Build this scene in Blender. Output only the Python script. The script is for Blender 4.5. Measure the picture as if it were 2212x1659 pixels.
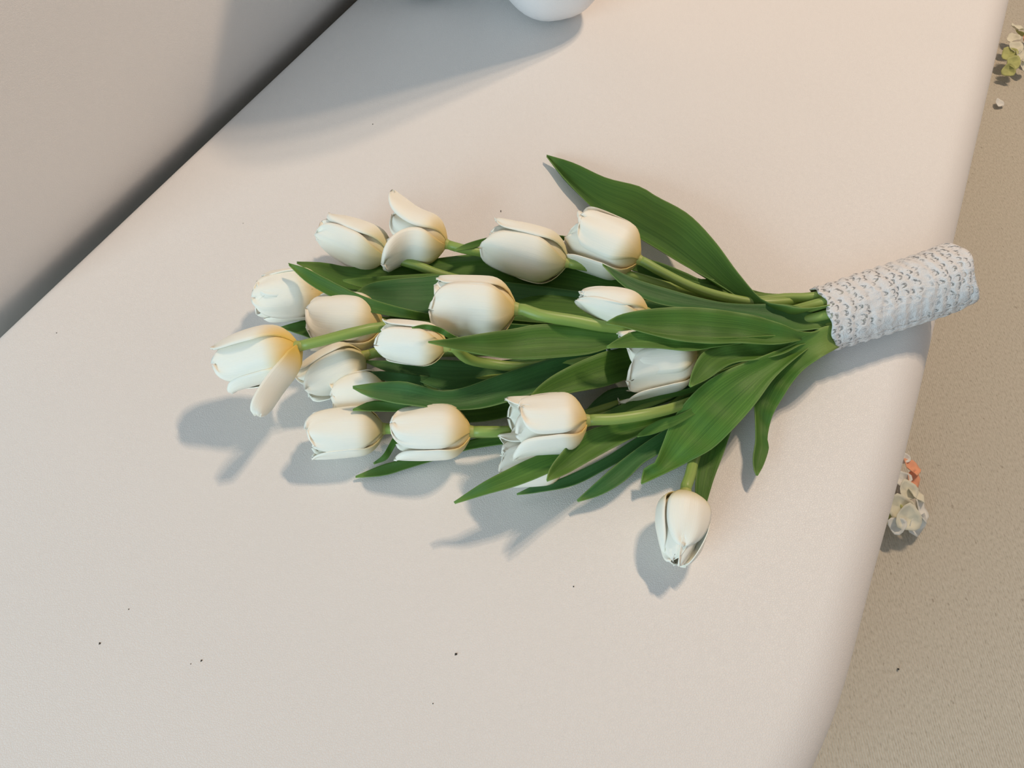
import bpy, math, random
from mathutils import Vector, Matrix

# ------------------------------------------------------------------ clear
for o in list(bpy.data.objects):
    bpy.data.objects.remove(o, do_unlink=True)
scene = bpy.context.scene
COL = scene.collection
R = math.radians

# ------------------------------------------------------------------ camera
ZS = 0.42                      # height of the seat surface above the carpet
DIST = 0.70                    # camera to the point of the seat it looks at
PITCH = 55.0                   # degrees below the horizon
FPX = 1805.0                   # focal length for a 2212 px wide frame
cam_d = bpy.data.cameras.new('camera')
cam_d.sensor_width = 36.0
cam_d.lens = FPX / 2212.0 * 36.0
cam_d.clip_start = 0.01
cam = bpy.data.objects.new('camera', cam_d)
cam.location = (0, -DIST * math.cos(R(PITCH)), ZS + DIST * math.sin(R(PITCH)))
cam.rotation_euler = (R(90 - PITCH), 0, 0)
COL.objects.link(cam)
scene.camera = cam
CAM = Vector(cam.location)
CROT = Matrix.Rotation(R(90 - PITCH), 3, 'X')

# ------------------------------------------------------------------ world, lights, exposure
scene.view_settings.view_transform = 'Standard'
scene.view_settings.look = 'None'
scene.view_settings.gamma = 1.0
scene.view_settings.use_curve_mapping = False
scene.view_settings.exposure = 0.0
w = bpy.data.worlds.new('room_ambient')
scene.world = w
w.use_nodes = True
w.node_tree.nodes['Background'].inputs[0].default_value = (1.0, 0.97, 0.96, 1)
w.node_tree.nodes['Background'].inputs[1].default_value = 0.28


def look_at(o, target):
    o.rotation_euler = (Vector(target) - Vector(o.location)).to_track_quat('-Z', 'Y').to_euler()


# three warm bulbs of one ceiling fixture, up and to the right behind the sofa
LAMP_DIR = Vector((0.72, 0.69, 1.40)).normalized()
side = LAMP_DIR.cross(Vector((0, 0, 1))).normalized()
for k in (-1, 0, 1):
    ld = bpy.data.lights.new('ceiling_bulb_offscreen', 'POINT')
    ld.energy = 59
    ld.color = (1.0, 0.76, 0.54)
    ld.shadow_soft_size = 0.045
    lo = bpy.data.objects.new('ceiling_bulb_offscreen', ld)
    lo.location = Vector((0, 0, ZS)) + LAMP_DIR * 2.9 + side * 0.14 * k + Vector((0, 0, 0.03 * k))
    COL.objects.link(lo)
# daylight from one ordinary window of the room, on the side the cool light comes from
wd = bpy.data.lights.new('window_left_offscreen', 'AREA')
wd.shape = 'RECTANGLE'
wd.size = 1.5
wd.size_y = 1.4
wd.energy = 52
wd.color = (0.64, 0.89, 1.0)
wl = bpy.data.objects.new('window_left_offscreen', wd)
wl.location = (-1.75, -2.0, ZS + 0.98)
look_at(wl, (0.0, 0.0, ZS))
COL.objects.link(wl)


# ------------------------------------------------------------------ geometry helpers
def P(px, py, h=0.0):
    """point seen at photo pixel (px,py) that lies h above the seat surface"""
    d = CROT @ Vector(((px - 1106) / FPX, (829.5 - py) / FPX, -1.0))
    t = (ZS + h - CAM.z) / d.z
    return CAM + d * t


def PF(px, py, z):
    return P(px, py, z - ZS)


def depth(p):
    return -(CROT.transposed() @ (p - CAM)).z


def empty(name, loc):
    o = bpy.data.objects.new(name, None)
    o.empty_display_size = 0.02
    o.location = loc
    COL.objects.link(o)
    return o


def tag(o, label=None, cat=None, group=None, kind=None):
    if label: o['label'] = label
    if cat: o['category'] = cat
    if group: o['group'] = group
    if kind: o['kind'] = kind
    return o


def mesh_obj(name, verts, faces, mat, parent=None, origin=None, uvs=None, smooth=True, thick=0.0, sub=0):
    """verts in world space; origin = where the object's own origin sits"""
    if origin is None:
        origin = Vector((0, 0, 0))
    me = bpy.data.meshes.new(name)
    me.from_pydata([tuple(Vector(v) - origin) for v in verts], [], faces)
    if uvs is not None:
        ul = me.uv_layers.new(name='UVMap')
        for lp in me.loops:
            ul.data[lp.index].uv = uvs[lp.vertex_index]
    if smooth:
        me.polygons.foreach_set('use_smooth', [True] * len(me.polygons))
    me.materials.append(mat)
    me.update()
    o = bpy.data.objects.new(name, me)
    COL.objects.link(o)
    if parent is not None:
        o.parent = parent
    else:
        o.location = origin
    if thick:
        s = o.modifiers.new('thickness', 'SOLIDIFY')
        s.thickness = thick
        s.offset = 0
    if sub:
        s = o.modifiers.new('smooth', 'SUBSURF')
        s.levels = sub
        s.render_levels = sub
    return o


def spline(pts, n):
    """Catmull-Rom through pts (tuples of any size), resampled to n points by arc length"""
    pts = [tuple(float(c) for c in p) for p in pts]
    q = [tuple(2 * a - b for a, b in zip(pts[0], pts[1]))] + pts + [tuple(2 * a - b for a, b in zip(pts[-1], pts[-2]))]
    dense = []
    for i in range(1, len(q) - 2):
        for s in range(12):
            t = s / 12
            dense.append(tuple(0.5 * (2 * b + (c - a) * t + (2 * a - 5 * b + 4 * c - d) * t * t + (-a + 3 * b - 3 * c + d) * t ** 3)
                               for a, b, c, d in zip(q[i - 1], q[i], q[i + 1], q[i + 2])))
    dense.append(pts[-1])
    acc = [0.0]
    for a, b in zip(dense, dense[1:]):
        acc.append(acc[-1] + math.sqrt(sum((x - y) ** 2 for x, y in zip(a, b))))
    out = []
    j = 0
    for k in range(n):
        s = acc[-1] * k / (n - 1)
        while j < len(acc) - 2 and acc[j + 1] < s:
            j += 1
        f = (s - acc[j]) / max(acc[j + 1] - acc[j], 1e-9)
        out.append(tuple(a + (b - a) * f for a, b in zip(dense[j], dense[j + 1])))
    return out


def lerp_list(vals, t):
    if len(vals) == 1:
        return vals[0]
    x = t * (len(vals) - 1)
    i = min(int(x), len(vals) - 2)
    f = x - i
    f = f * f * (3 - 2 * f)
    return vals[i] + (vals[i + 1] - vals[i]) * f


def sstep(a, b, x):
    t = min(max((x - a) / (b - a), 0), 1)
    return t * t * (3 - 2 * t)


def tube(name, pts, rad, mat, parent, origin, nseg=12, n=40, uv=True):
    """pts: world points; rad: list of radii along"""
    ps = [Vector(p) for p in spline([tuple(p) for p in pts], n)]
    verts, faces, uvs = [], [], []
    up = Vector((0, 0, 1))
    for i, p in enumerate(ps):
        t = (ps[min(i + 1, n - 1)] - ps[max(i - 1, 0)]).normalized()
        a = t.cross(up)
        a = a.normalized() if a.length > 1e-4 else Vector((1, 0, 0))
        b = a.cross(t).normalized()
        r = lerp_list(rad, i / (n - 1))
        for k in range(nseg):
            th = 2 * math.pi * k / nseg
            verts.append(p + a * (r * math.cos(th)) + b * (r * math.sin(th)))
            uvs.append((k / nseg, i / (n - 1)))
    for i in range(n - 1):
        for k in range(nseg):
            k2 = (k + 1) % nseg
            faces.append((i * nseg + k, i * nseg + k2, (i + 1) * nseg + k2, (i + 1) * nseg + k))
    faces.append(tuple(range(nseg - 1, -1, -1)))
    faces.append(tuple((n - 1) * nseg + k for k in range(nseg)))
    return mesh_obj(name, verts, faces, mat, parent, origin, uvs)


# ------------------------------------------------------------------ materials
class NT:
    def __init__(self, name):
        self.m = bpy.data.materials.new(name)
        self.m.use_nodes = True
        self.t = self.m.node_tree
        self.b = self.t.nodes['Principled BSDF']
        self.out = self.t.nodes['Material Output']

    def n(self, typ, **kw):
        nd = self.t.nodes.new(typ)
        for k, v in kw.items():
            if k.startswith('i_'):
                nd.inputs[k[2:]].default_value = v
            else:
                setattr(nd, k, v)
        return nd

    def l(self, a, b):
        self.t.links.new(a, b)

    def math(self, op, a, b=None, c=None):
        nd = self.n('ShaderNodeMath', operation=op)
        for i, v in enumerate((a, b, c)):
            if v is None: continue
            if isinstance(v, (int, float)):
                nd.inputs[i].default_value = v
            else:
                self.l(v, nd.inputs[i])
        return nd.outputs[0]

    def mix(self, fac, a, b, blend='MIX'):
        nd = self.n('ShaderNodeMix', data_type='RGBA', blend_type=blend)
        for idx, v in ((0, fac), (6, a), (7, b)):
            if isinstance(v, (int, float)):
                nd.inputs[idx].default_value = v
            elif isinstance(v, tuple):
                nd.inputs[idx].default_value = v + (1,) if len(v) == 3 else v
            else:
                self.l(v, nd.inputs[idx])
        return nd.outputs[2]

    def ramp(self, fac, stops):
        nd = self.n('ShaderNodeValToRGB')
        el = nd.color_ramp.elements
        while len(el) < len(stops):
            el.new(0.5)
        for e, (p, c) in zip(el, stops):
            e.position = p
            e.color = c + (1,) if isinstance(c, tuple) else (c, c, c, 1)
        self.l(fac, nd.inputs[0])
        return nd.outputs[0]

    def maprange(self, v, a, b, c=0.0, d=1.0, smooth=True):
        nd = self.n('ShaderNodeMapRange')
        nd.interpolation_type = 'SMOOTHSTEP' if smooth else 'LINEAR'
        self.l(v, nd.inputs[0])
        for i, x in zip((1, 2, 3, 4), (a, b, c, d)):
            nd.inputs[i].default_value = x
        return nd.outputs[0]

    def bump(self, h, strength, dist):
        nd = self.n('ShaderNodeBump')
        nd.inputs['Strength'].default_value = strength
        nd.inputs['Distance'].default_value = dist
        self.l(h, nd.inputs['Height'])
        self.l(nd.outputs[0], self.b.inputs['Normal'])
        return nd

    def uv(self, sx=1, sy=1):
        tc = self.n('ShaderNodeTexCoord')
        mp = self.n('ShaderNodeMapping')
        mp.inputs['Scale'].default_value = (sx, sy, 1)
        self.l(tc.outputs['UV'], mp.inputs[0])
        return mp.outputs[0]

    def sep_uv(self):
        tc = self.n('ShaderNodeTexCoord')
        s = self.n('ShaderNodeSeparateXYZ')
        self.l(tc.outputs['UV'], s.inputs[0])
        return s.outputs[0], s.outputs[1]

    def obj(self, sx=1, sy=1, sz=1):
        tc = self.n('ShaderNodeTexCoord')
        mp = self.n('ShaderNodeMapping')
        mp.inputs['Scale'].default_value = (sx, sy, sz)
        self.l(tc.outputs['Object'], mp.inputs[0])
        return mp.outputs[0]

    def noise(self, vec, scale, detail=2, rough=0.5, dim='3D'):
        nd = self.n('ShaderNodeTexNoise', noise_dimensions=dim)
        nd.inputs['Scale'].default_value = scale
        nd.inputs['Detail'].default_value = detail
        nd.inputs['Roughness'].default_value = rough
        self.l(vec, nd.inputs['Vector'])
        return nd.outputs['Fac']

    def rnd(self):
        return self.n('ShaderNodeObjectInfo').outputs['Random']


def mat_leather(name, col, bump=0.35):
    m = NT(name)
    v = m.obj()
    vo = m.n('ShaderNodeTexVoronoi', feature='DISTANCE_TO_EDGE')
    vo.inputs['Scale'].default_value = 620
    # warp the cells a little so that the grain runs in creases
    nz = m.n('ShaderNodeTexNoise'); nz.inputs['Scale'].default_value = 140; nz.inputs['Detail'].default_value = 2
    m.l(v, nz.inputs['Vector'])
    mv = m.n('ShaderNodeMix', data_type='VECTOR')
    mv.inputs[0].default_value = 0.004
    m.l(v, mv.inputs[4]); m.l(nz.outputs['Color'], mv.inputs[5])
    m.l(mv.outputs[1], vo.inputs['Vector'])
    e = m.maprange(vo.outputs['Distance'], 0.0, 0.18)
    fine = m.noise(v, 900, 3, 0.6)
    big = m.noise(v, 45, 3, 0.6)
    h = m.math('ADD', m.math('MULTIPLY', e, 0.5), m.math('ADD', m.math('MULTIPLY', fine, 0.5), m.math('MULTIPLY', big, 1.2)))
    m.bump(h, bump, 0.00035)
    big2 = m.noise(v, 9, 2)
    m.l(m.mix(big2, col, tuple(c * 0.965 for c in col)), m.b.inputs['Base Color'])
    m.b.inputs['Roughness'].default_value = 0.48
    m.b.inputs['Specular IOR Level'].default_value = 0.4
    return m.m


def mat_carpet():
    m = NT('carpet_beige')
    v = m.obj()
    rib = m.n('ShaderNodeTexWave', wave_type='BANDS', bands_direction='X')
    rib.inputs['Scale'].default_value = 110
    rib.inputs['Distortion'].default_value = 0.7
    rib.inputs['Detail'].default_value = 2
    rib.inputs['Detail Scale'].default_value = 3
    m.l(v, rib.inputs['Vector'])
    loops = m.noise(m.obj(1, 0.42, 1), 420, 3, 0.65)
    big = m.noise(v, 22, 3, 0.6)
    h = m.math('ADD', m.math('MULTIPLY', rib.outputs['Fac'], 0.35), m.math('MULTIPLY', loops, 1.0))
    m.bump(h, 0.5, 0.0022)
    c1 = m.ramp(loops, [(0.25, (0.34, 0.31, 0.25)), (0.45, (0.50, 0.475, 0.405)), (0.75, (0.63, 0.60, 0.525))])
    c2 = m.mix(m.math('MULTIPLY', rib.outputs['Fac'], 0.25), c1, (0.66, 0.58, 0.48))
    spk = m.noise(m.obj(1, 0.6, 1), 130, 2, 0.5)
    c3 = m.mix(m.maprange(spk, 0.68, 0.76, 0, 0.5), c2, (0.20, 0.16, 0.12))
    m.l(m.mix(m.math('MULTIPLY', big, 0.3), c3, (0.55, 0.48, 0.41)), m.b.inputs['Base Color'])
    m.b.inputs['Roughness'].default_value = 0.95
    m.b.inputs['Specular IOR Level'].default_value = 0.1
    return m.m


def mat_petal(name, base_yellow, green_base=0.0, white=(0.97, 0.935, 0.835)):
    m = NT(name)
    u, v = m.sep_uv()
    edge = m.math('ABSOLUTE', m.math('SUBTRACT', u, 0.5))
    vv = m.math('SUBTRACT', v, m.math('MULTIPLY', m.math('POWER', edge, 2.0), 0.30))
    fac = m.maprange(vv, 0.0, 0.36, base_yellow, 0.0)
    str_ = m.noise(m.uv(46, 1.6), 1.0, 3, 0.6)
    wht = m.mix(m.math('MULTIPLY', str_, 0.35), white, tuple(c * 0.93 for c in white[:2]) + (white[2] * 0.86,))
    wht = m.mix(m.maprange(v, 0.12, 0.5, 0.30, 0.0), wht, (0.93, 0.84, 0.62))
    yel = m.mix(green_base, (0.86, 0.55, 0.06), (0.42, 0.38, 0.08))
    col = m.mix(fac, wht, yel)
    m.l(col, m.b.inputs['Base Color'])
    m.bump(str_, 0.25, 0.0008)
    m.b.inputs['Roughness'].default_value = 0.5
    m.b.inputs['Specular IOR Level'].default_value = 0.3
    m.b.inputs['Subsurface Weight'].default_value = 0.12
    m.b.inputs['Subsurface Radius'].default_value = (1.0, 0.9, 0.6)
    m.b.inputs['Subsurface Scale'].default_value = 0.0015
    return m.m


def mat_leaf(name, dark, light, base):
    m = NT(name)
    u, v = m.sep_uv()
    st = m.noise(m.uv(34, 1.3), 1.0, 4, 0.65)
    fine = m.noise(m.uv(120, 3.0), 1.0, 2, 0.6)
    blotch = m.noise(m.uv(2.0, 3.5), 1.0, 2, 0.5)
    f = m.math('ADD', m.math('MULTIPLY', st, 0.5), m.math('ADD', m.math('MULTIPLY', fine, 0.2), m.math('MULTIPLY', blotch, 0.3)))
    c = m.ramp(f, [(0.36, dark), (0.62, light)])
    rn = m.rnd()
    c = m.mix(m.math('MULTIPLY', rn, 0.35), c, tuple(x * 0.72 for x in dark))
    c = m.mix(m.maprange(v, 0.66, 1.0, 0.0, 0.9), c, base)
    c = m.mix(m.maprange(v, 0.0, 0.05, 0.5, 0.0), c, (0.22, 0.36, 0.08))
    ed = m.math('ABSOLUTE', m.math('SUBTRACT', u, 0.5))
    c = m.mix(m.maprange(ed, 0.472, 0.5, 0.0, 0.45), c, (0.26, 0.38, 0.12))
    m.l(c, m.b.inputs['Base Color'])
    m.bump(m.math('ADD', st, m.math('MULTIPLY', fine, 0.5)), 0.35, 0.0007)
    m.b.inputs['Roughness'].default_value = 0.50
    m.b.inputs['Specular IOR Level'].default_value = 0.35
    m.b.inputs['Subsurface Weight'].default_value = 0.15
    m.b.inputs['Subsurface Radius'].default_value = (0.5, 1.0, 0.2)
    m.b.inputs['Subsurface Scale'].default_value = 0.001
    return m.m


def mat_stem():
    m = NT('stem_green')
    st = m.noise(m.uv(10, 3), 1.0, 3, 0.6)
    u, v = m.sep_uv()
    c = m.ramp(st, [(0.3, (0.22, 0.34, 0.07)), (0.7, (0.37, 0.48, 0.13))])
    c = m.mix(m.maprange(v, 0.6, 0.95, 0, 0.5), c, (0.45, 0.54, 0.19))
    c = m.mix(m.math('MULTIPLY', m.rnd(), 0.3), c, (0.25, 0.38, 0.08))
    m.l(c, m.b.inputs['Base Color'])
    m.b.inputs['Roughness'].default_value = 0.42
    m.b.inputs['Subsurface Weight'].default_value = 0.1
    m.b.inputs['Subsurface Scale'].default_value = 0.001
    return m.m


def mat_lace():
    m = NT('white_lace')
    uvv = m.uv(30, 20)
    nz = m.n('ShaderNodeTexNoise', noise_dimensions='2D'); nz.inputs['Scale'].default_value = 0.55; nz.inputs['Detail'].default_value = 3
    m.l(uvv, nz.inputs['Vector'])
    mv = m.n('ShaderNodeMix', data_type='VECTOR'); mv.inputs[0].default_value = 0.9
    m.l(uvv, mv.inputs[4])
    addv = m.n('ShaderNodeVectorMath', operation='ADD')
    m.l(uvv, addv.inputs[0]); m.l(nz.outputs['Color'], addv.inputs[1])
    m.l(addv.outputs[0], mv.inputs[5])
    vo = m.n('ShaderNodeTexVoronoi', voronoi_dimensions='2D', feature='F1')
    vo.inputs['Scale'].default_value = 1.0
    vo.inputs['Randomness'].default_value = 0.7
    m.l(mv.outputs[1], vo.inputs['Vector'])
    d = vo.outputs['Distance']
    # crescent shaped gaps: a shifted copy of each cell is cut out of the cell
    sh = m.n('ShaderNodeVectorMath', operation='ADD'); sh.inputs[1].default_value = (0.0, 0.20, 0.0)
    m.l(mv.outputs[1], sh.inputs[0])
    vo2 = m.n('ShaderNodeTexVoronoi', voronoi_dimensions='2D', feature='F1')
    vo2.inputs['Scale'].default_value = 1.0
    vo2.inputs['Randomness'].default_value = 0.7
    m.l(sh.outputs[0], vo2.inputs['Vector'])
    ring = m.maprange(d, 0.30, 0.38, 1.0, 0.0)
    cut = m.maprange(vo2.outputs['Distance'], 0.20, 0.30, 0.0, 1.0)
    u_, v_ = m.sep_uv()
    ends = m.math('MAXIMUM', m.maprange(v_, 0.16, 0.02, 0.0, 0.22), m.maprange(v_, 0.62, 0.9, 0.0, 0.24))
    patch = m.maprange(m.math('ADD', m.noise(m.uv(7, 4), 1.0, 2, 0.6, '2D'), ends), 0.32, 0.58)
    hole = m.math('MULTIPLY', m.math('MULTIPLY', ring, cut), patch)
    fib = m.noise(m.uv(160, 110), 1.0, 3, 0.7, '2D')
    hole = m.math('MULTIPLY', hole, m.maprange(fib, 0.34, 0.52))
    alpha = m.math('SUBTRACT', 1.0, m.math('MULTIPLY', hole, 0.8))
    m.l(alpha, m.b.inputs['Alpha'])
    m.l(m.mix(fib, (0.80, 0.80, 0.82), (0.90, 0.90, 0.91)), m.b.inputs['Base Color'])
    hgt = m.math('ADD', m.math('MULTIPLY', d, 1.2), m.math('MULTIPLY', fib, 0.7))
    m.bump(hgt, 0.75, 0.0018)
    m.b.inputs['Roughness'].default_value = 0.9
    m.b.inputs['Specular IOR Level'].default_value = 0.1
    return m.m


def mat_plain(name, col, rough=0.6, var=0.12, scale=60):
    m = NT(name)
    nz = m.noise(m.obj(), scale, 3, 0.6)
    m.l(m.mix(nz, col, tuple(c * (1 - var) for c in col)), m.b.inputs['Base Color'])
    m.b.inputs['Roughness'].default_value = rough
    return m.m


M_SEAT = mat_leather('white_leather', (0.80, 0.77, 0.755), 0.5)
M_CUSH = mat_leather('white_cushion_leather', (0.82, 0.82, 0.84), 0.25)
M_CARPET = mat_carpet()
M_PETAL = mat_petal('tulip_petal', 0.75, 0.15)
M_PETAL_OLIVE = mat_petal('tulip_petal_olive_base', 0.70, 0.75)
M_PETAL_GOLD = mat_petal('tulip_petal_golden_base', 0.9, 0.0)
M_LEAF = mat_leaf('tulip_leaf', (0.042, 0.122, 0.016), (0.118, 0.258, 0.038), (0.27, 0.38, 0.09))
M_LEAF_B = mat_leaf('tulip_leaf_bluish', (0.032, 0.115, 0.026), (0.074, 0.205, 0.056), (0.20, 0.33, 0.09))
M_STEM = mat_stem()
M_LACE = mat_lace()
M_CRUMB = mat_plain('dark_crumb', (0.05, 0.045, 0.04), 0.9)
M_F_CREAM = mat_plain('silk_petal_cream', (0.78, 0.76, 0.62), 0.8)
M_F_WHITE = mat_plain('silk_petal_white', (0.80, 0.80, 0.76), 0.8)
M_F_PEACH = mat_plain('silk_petal_peach', (0.85, 0.40, 0.24), 0.8)
M_F_GREEN = mat_plain('silk_petal_green', (0.52, 0.55, 0.22), 0.8)
M_F_STALK = mat_plain('silk_stalk_green', (0.16, 0.22, 0.08), 0.7)
M_OVARY = mat_plain('pistil_green', (0.42, 0.46, 0.12), 0.5)

# ------------------------------------------------------------------ floor
fl = mesh_obj('floor', [(-2.5, -2.5, 0), (2.5, -2.5, 0), (2.5, 2.5, 0), (-2.5, 2.5, 0)], [(0, 1, 2, 3)], M_CARPET, smooth=False)
tag(fl, 'beige low-pile ribbed carpet floor below the sofa', 'floor', kind='structure')

# ------------------------------------------------------------------ sofa
U = Vector((0.434, 0.901, 0)).normalized()       # along the sofa
NF = Vector((0.901, -0.434, 0)).normalized()     # from the backrest towards the front edge


SEAM_A = P(27, 692, -0.002)
SEAM_D = (P(700, 59, -0.002) - SEAM_A).normalized()      # line where seat and backrest meet
SEAM_N = Vector((-SEAM_D.y, SEAM_D.x, 0))


def seat_outline():
    """plan outline of the seat, counter-clockwise, at the widest line of its rounded edge"""
    RIM = 0.035
    front = [P(1838, 1480, -0.012), P(1900, 1240, -0.012), P(1975, 950, -0.012), P(2080, 480, -0.012), P(2188, 0, -0.012)]
    far = front[-1] + (front[-1] - front[-2]).normalized() * 0.75
    low = [P(1776, 1640, -0.012), P(1690, 1790, -0.012), P(1540, 1940, -0.012), P(1300, 2060, -0.012), P(900, 2140, -0.012), P(300, 2150, -0.012)]
    back_far = SEAM_A + SEAM_D * 1.75
    back_near = SEAM_A - SEAM_D * 0.30
    near_l = P(-500, 1900, 0)
    curve = [Vector((x, y, 0)) for x, y in spline([(p.x, p.y) for p in [near_l] + low[::-1] + front + [far]], 150)]
    flat = lambda v: Vector((v.x, v.y, 0))
    bf, bn = flat(back_far), flat(back_near)

    def corner(a, b, d, r):
        u1, u2 = (a - b).normalized(), (d - b).normalized()
        p0, p2 = b + u1 * r, b + u2 * r
        return [p0 * (1 - t) ** 2 + b * 2 * t * (1 - t) + p2 * t * t for t in [k / 10 for k in range(11)]]
    c = [p for p in curve if (p - curve[0]).length > 0.09 and (p - curve[-1]).length > 0.115]
    first = c[0]
    c += corner(c[-1], curve[-1], bf, 0.11)
    c += corner(curve[-1], bf, bn, 0.10)
    nback = len(c)
    a0, a1 = c[-1], bn + (bf - bn).normalized() * 0.075
    c += [a0.lerp(a1, k / 40) for k in range(1, 40)]
    nback2 = len(c)
    c += corner(bf, bn, curve[0], 0.075)
    c += corner(bn, curve[0], first, 0.08)
    return c, RIM, nback, nback2


def build_seat(parent):
    c, rim, nb1, nb2 = seat_outline()
    n = len(c)
    nor = []
    for i in range(n):
        t = (c[(i + 1) % n] - c[i - 1]).normalized()
        nor.append(Vector((t.y, -t.x, 0)))
    rims = [0.012 if nb1 - 4 < i < nb2 + 4 else rim for i in range(n)]
    rings = []
    rings = [(-0.02, -0.36, 0, 0), (0, -0.34, 0, 0), (0, 0, 0, -1)]
    for k in range(1, 9):
        a = math.pi / 2 * k / 8
        rings.append((0, 0, -(1 - math.cos(a)), -1 + math.sin(a)))
    rings.append((-0.02, 0.0002, -1, 0))
    verts, faces = [], []
    for off, z, ko, kz in rings:
        for i in range(n):
            p = c[i] + nor[i] * (off + rims[i] * ko)
            verts.append(Vector((p.x, p.y, ZS + z + rims[i] * kz)))
    for r_ in range(len(rings) - 1):
        for i in range(n):
            j = (i + 1) % n
            faces.append((r_ * n + i, r_ * n + j, (r_ + 1) * n + j, (r_ + 1) * n + i))
    faces.append(tuple((len(rings) - 1) * n + i for i in range(n)))
    faces.append(tuple(range(n - 1, -1, -1)))
    return mesh_obj('seat', verts, faces, M_SEAT, parent, parent.location)


def build_backrest(parent):
    # profile in (distance behind the foremost line, height above seat)
    prof = [(0.100, -0.12), (0.062, -0.074), (0.032, -0.036), (0.012, 0.000), (0.0065, 0.020), (0.003, 0.050), (0.0035, 0.085), (0.0075, 0.12), (0.020, 0.20), (0.037, 0.28), (0.052, 0.335),
            (0.072, 0.37), (0.10, 0.385), (0.14, 0.38), (0.17, 0.36), (0.185, 0.32), (0.188, 0.1), (0.186, -0.2), (0.18, -0.36), (0.15, -0.37), (0.13, -0.30), (0.122, -0.2)]
    prof = spline(prof, 60)
    d = SEAM_D
    back = SEAM_N if SEAM_N.dot(NF) < 0 else -SEAM_N
    start = SEAM_A - d * 0.045 + back * 0.002
    length = 1.75
    stations = []
    rr = 0.05
    for k in range(9):
        t = math.pi / 2 * k / 8
        stations.append((rr * (1 - math.cos(t)) - 0.0, rr * (1 - math.sin(t))))
    for k in range(1, 24):
        stations.append((rr + (length - 2 * rr) * k / 23, 0))
    for k in range(1, 9):
        t = math.pi / 2 * k / 8
        stations.append((length - rr + rr * math.sin(t), rr * (1 - math.cos(t))))
    cx, cz = 0.095, 0.02
    verts, faces = [], []
    n = len(prof)
    for s, ins in stations:
        for q, (x, z) in enumerate(prof):
            vx, vz = x - cx, z - cz
            fx = max(0.0, 1 - ins / 0.095)
            fz = max(0.0, 1 - ins / 0.36)
            p = start + d * s + back * (cx + vx * fx)
            verts.append(Vector((p.x, p.y, ZS + cz + vz * fz)))
    for i in range(len(stations) - 1):
        for k in range(n):
            k2 = (k + 1) % n
            faces.append((i * n + k, (i + 1) * n + k, (i + 1) * n + k2, i * n + k2))
    faces.append(tuple(range(n)))
    faces.append(tuple((len(stations) - 1) * n + k for k in range(n - 1, -1, -1)))
    return mesh_obj('backrest', verts, faces, M_SEAT, parent, parent.location)


sofa = empty('sofa', (0.0, 0.0, 0.0))
tag(sofa, 'large white leather sofa whose smooth seat carries the tulips', 'sofa')
build_seat(sofa)
build_backrest(sofa)
for q in ((1700, 1500), (1950, 100), (150, 900), (-100, 1500)):
    p = P(q[0], q[1]) - NF * 0.10
    tube('foot', [(p.x, p.y, 0.0), (p.x, p.y, 0.03), (p.x, p.y, 0.065)], [0.02, 0.024, 0.026], M_CRUMB, sofa, Vector(sofa.location), 16, 6)


# ------------------------------------------------------------------ white cushions standing on the seat
def cushion(name, label, base, along, lean, wid, hei, thk, tilt=0.0):
    """puffy upright cushion; base = lowest corner's resting point, along = horizontal direction of its width"""
    along = Vector(along).normalized()
    nrm = Vector((-along.y, along.x, 0))
    upv = (Vector((0, 0, 1)) * math.cos(lean) + nrm * math.sin(lean)).normalized()
    nv = along.cross(upv).normalized()
    N = 28
    verts, faces, seam = [], [], []

    def se(x, p):
        return math.copysign(abs(x) ** p, x)
    for i in range(N + 1):
        ph = -math.pi / 2 + math.pi * i / N
        for k in range(2 * N):
            th = math.pi * k / N
            # superellipse outline, lens-shaped section
            rr = math.cos(ph)
            a = se(math.cos(th), 0.26) * rr ** 0.34
            b = se(math.sin(th), 0.26) * rr ** 0.34
            c = math.sin(ph)
            c = math.copysign(abs(c) ** 0.8, c)
            verts.append((a * wid / 2, b * hei / 2, c * thk / 2))
    ct, st = math.cos(tilt), math.sin(tilt)
    pts = []
    for (a, b, c) in verts:
        a2, b2 = a * ct - b * st, a * st + b * ct
        pts.append(along * a2 + upv * b2 + nv * c)
    zmin = min(p.z for p in pts)
    off = Vector((base[0], base[1], base[2] - zmin))
    pts = [p + off for p in pts]
    W = 2 * N
    for i in range(N):
        for k in range(W):
            faces.append((i * W + k, i * W + (k + 1) % W, (i + 1) * W + (k + 1) % W, (i + 1) * W + k))
    root = mesh_obj(name, pts, faces, M_CUSH, None, Vector(base))
    tag(root, label, 'cushion', 'white cushions standing on the sofa seat')
    return root


cushion('cushion', 'plump white cushion standing on edge on the seat, casting the broad grey shadow', Vector((0.000, 0.694, ZS)), (-0.30, 0.95, 0), 0.0, 0.44, 0.55, 0.150)
cushion('cushion', 'white cushion on edge between the plump cushion and the backrest', Vector((-0.155, 0.735, ZS)), (-0.30, 0.95, 0), 0.0, 0.42, 0.52, 0.12)

# ------------------------------------------------------------------ tulips
NECK = (1788, 688)
WRAP_END = (2050, 601)
WRAP_R = 0.0275
neck3 = P(NECK[0], NECK[1], 0.029)
end3 = P(WRAP_END[0], WRAP_END[1], 0.031)
wax = (end3 - neck3).normalized()
wsd = wax.cross(Vector((0, 0, 1))).normalized()
wup = wsd.cross(wax).normalized()
slots = []
for ring, cnt in ((0.0, 1), (0.0098, 6), (0.0215, 12)):
    for k in range(cnt):
        a = 2 * math.pi * k / cnt + ring * 30
        slots.append((ring * math.cos(a), ring * math.sin(a)))


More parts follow.
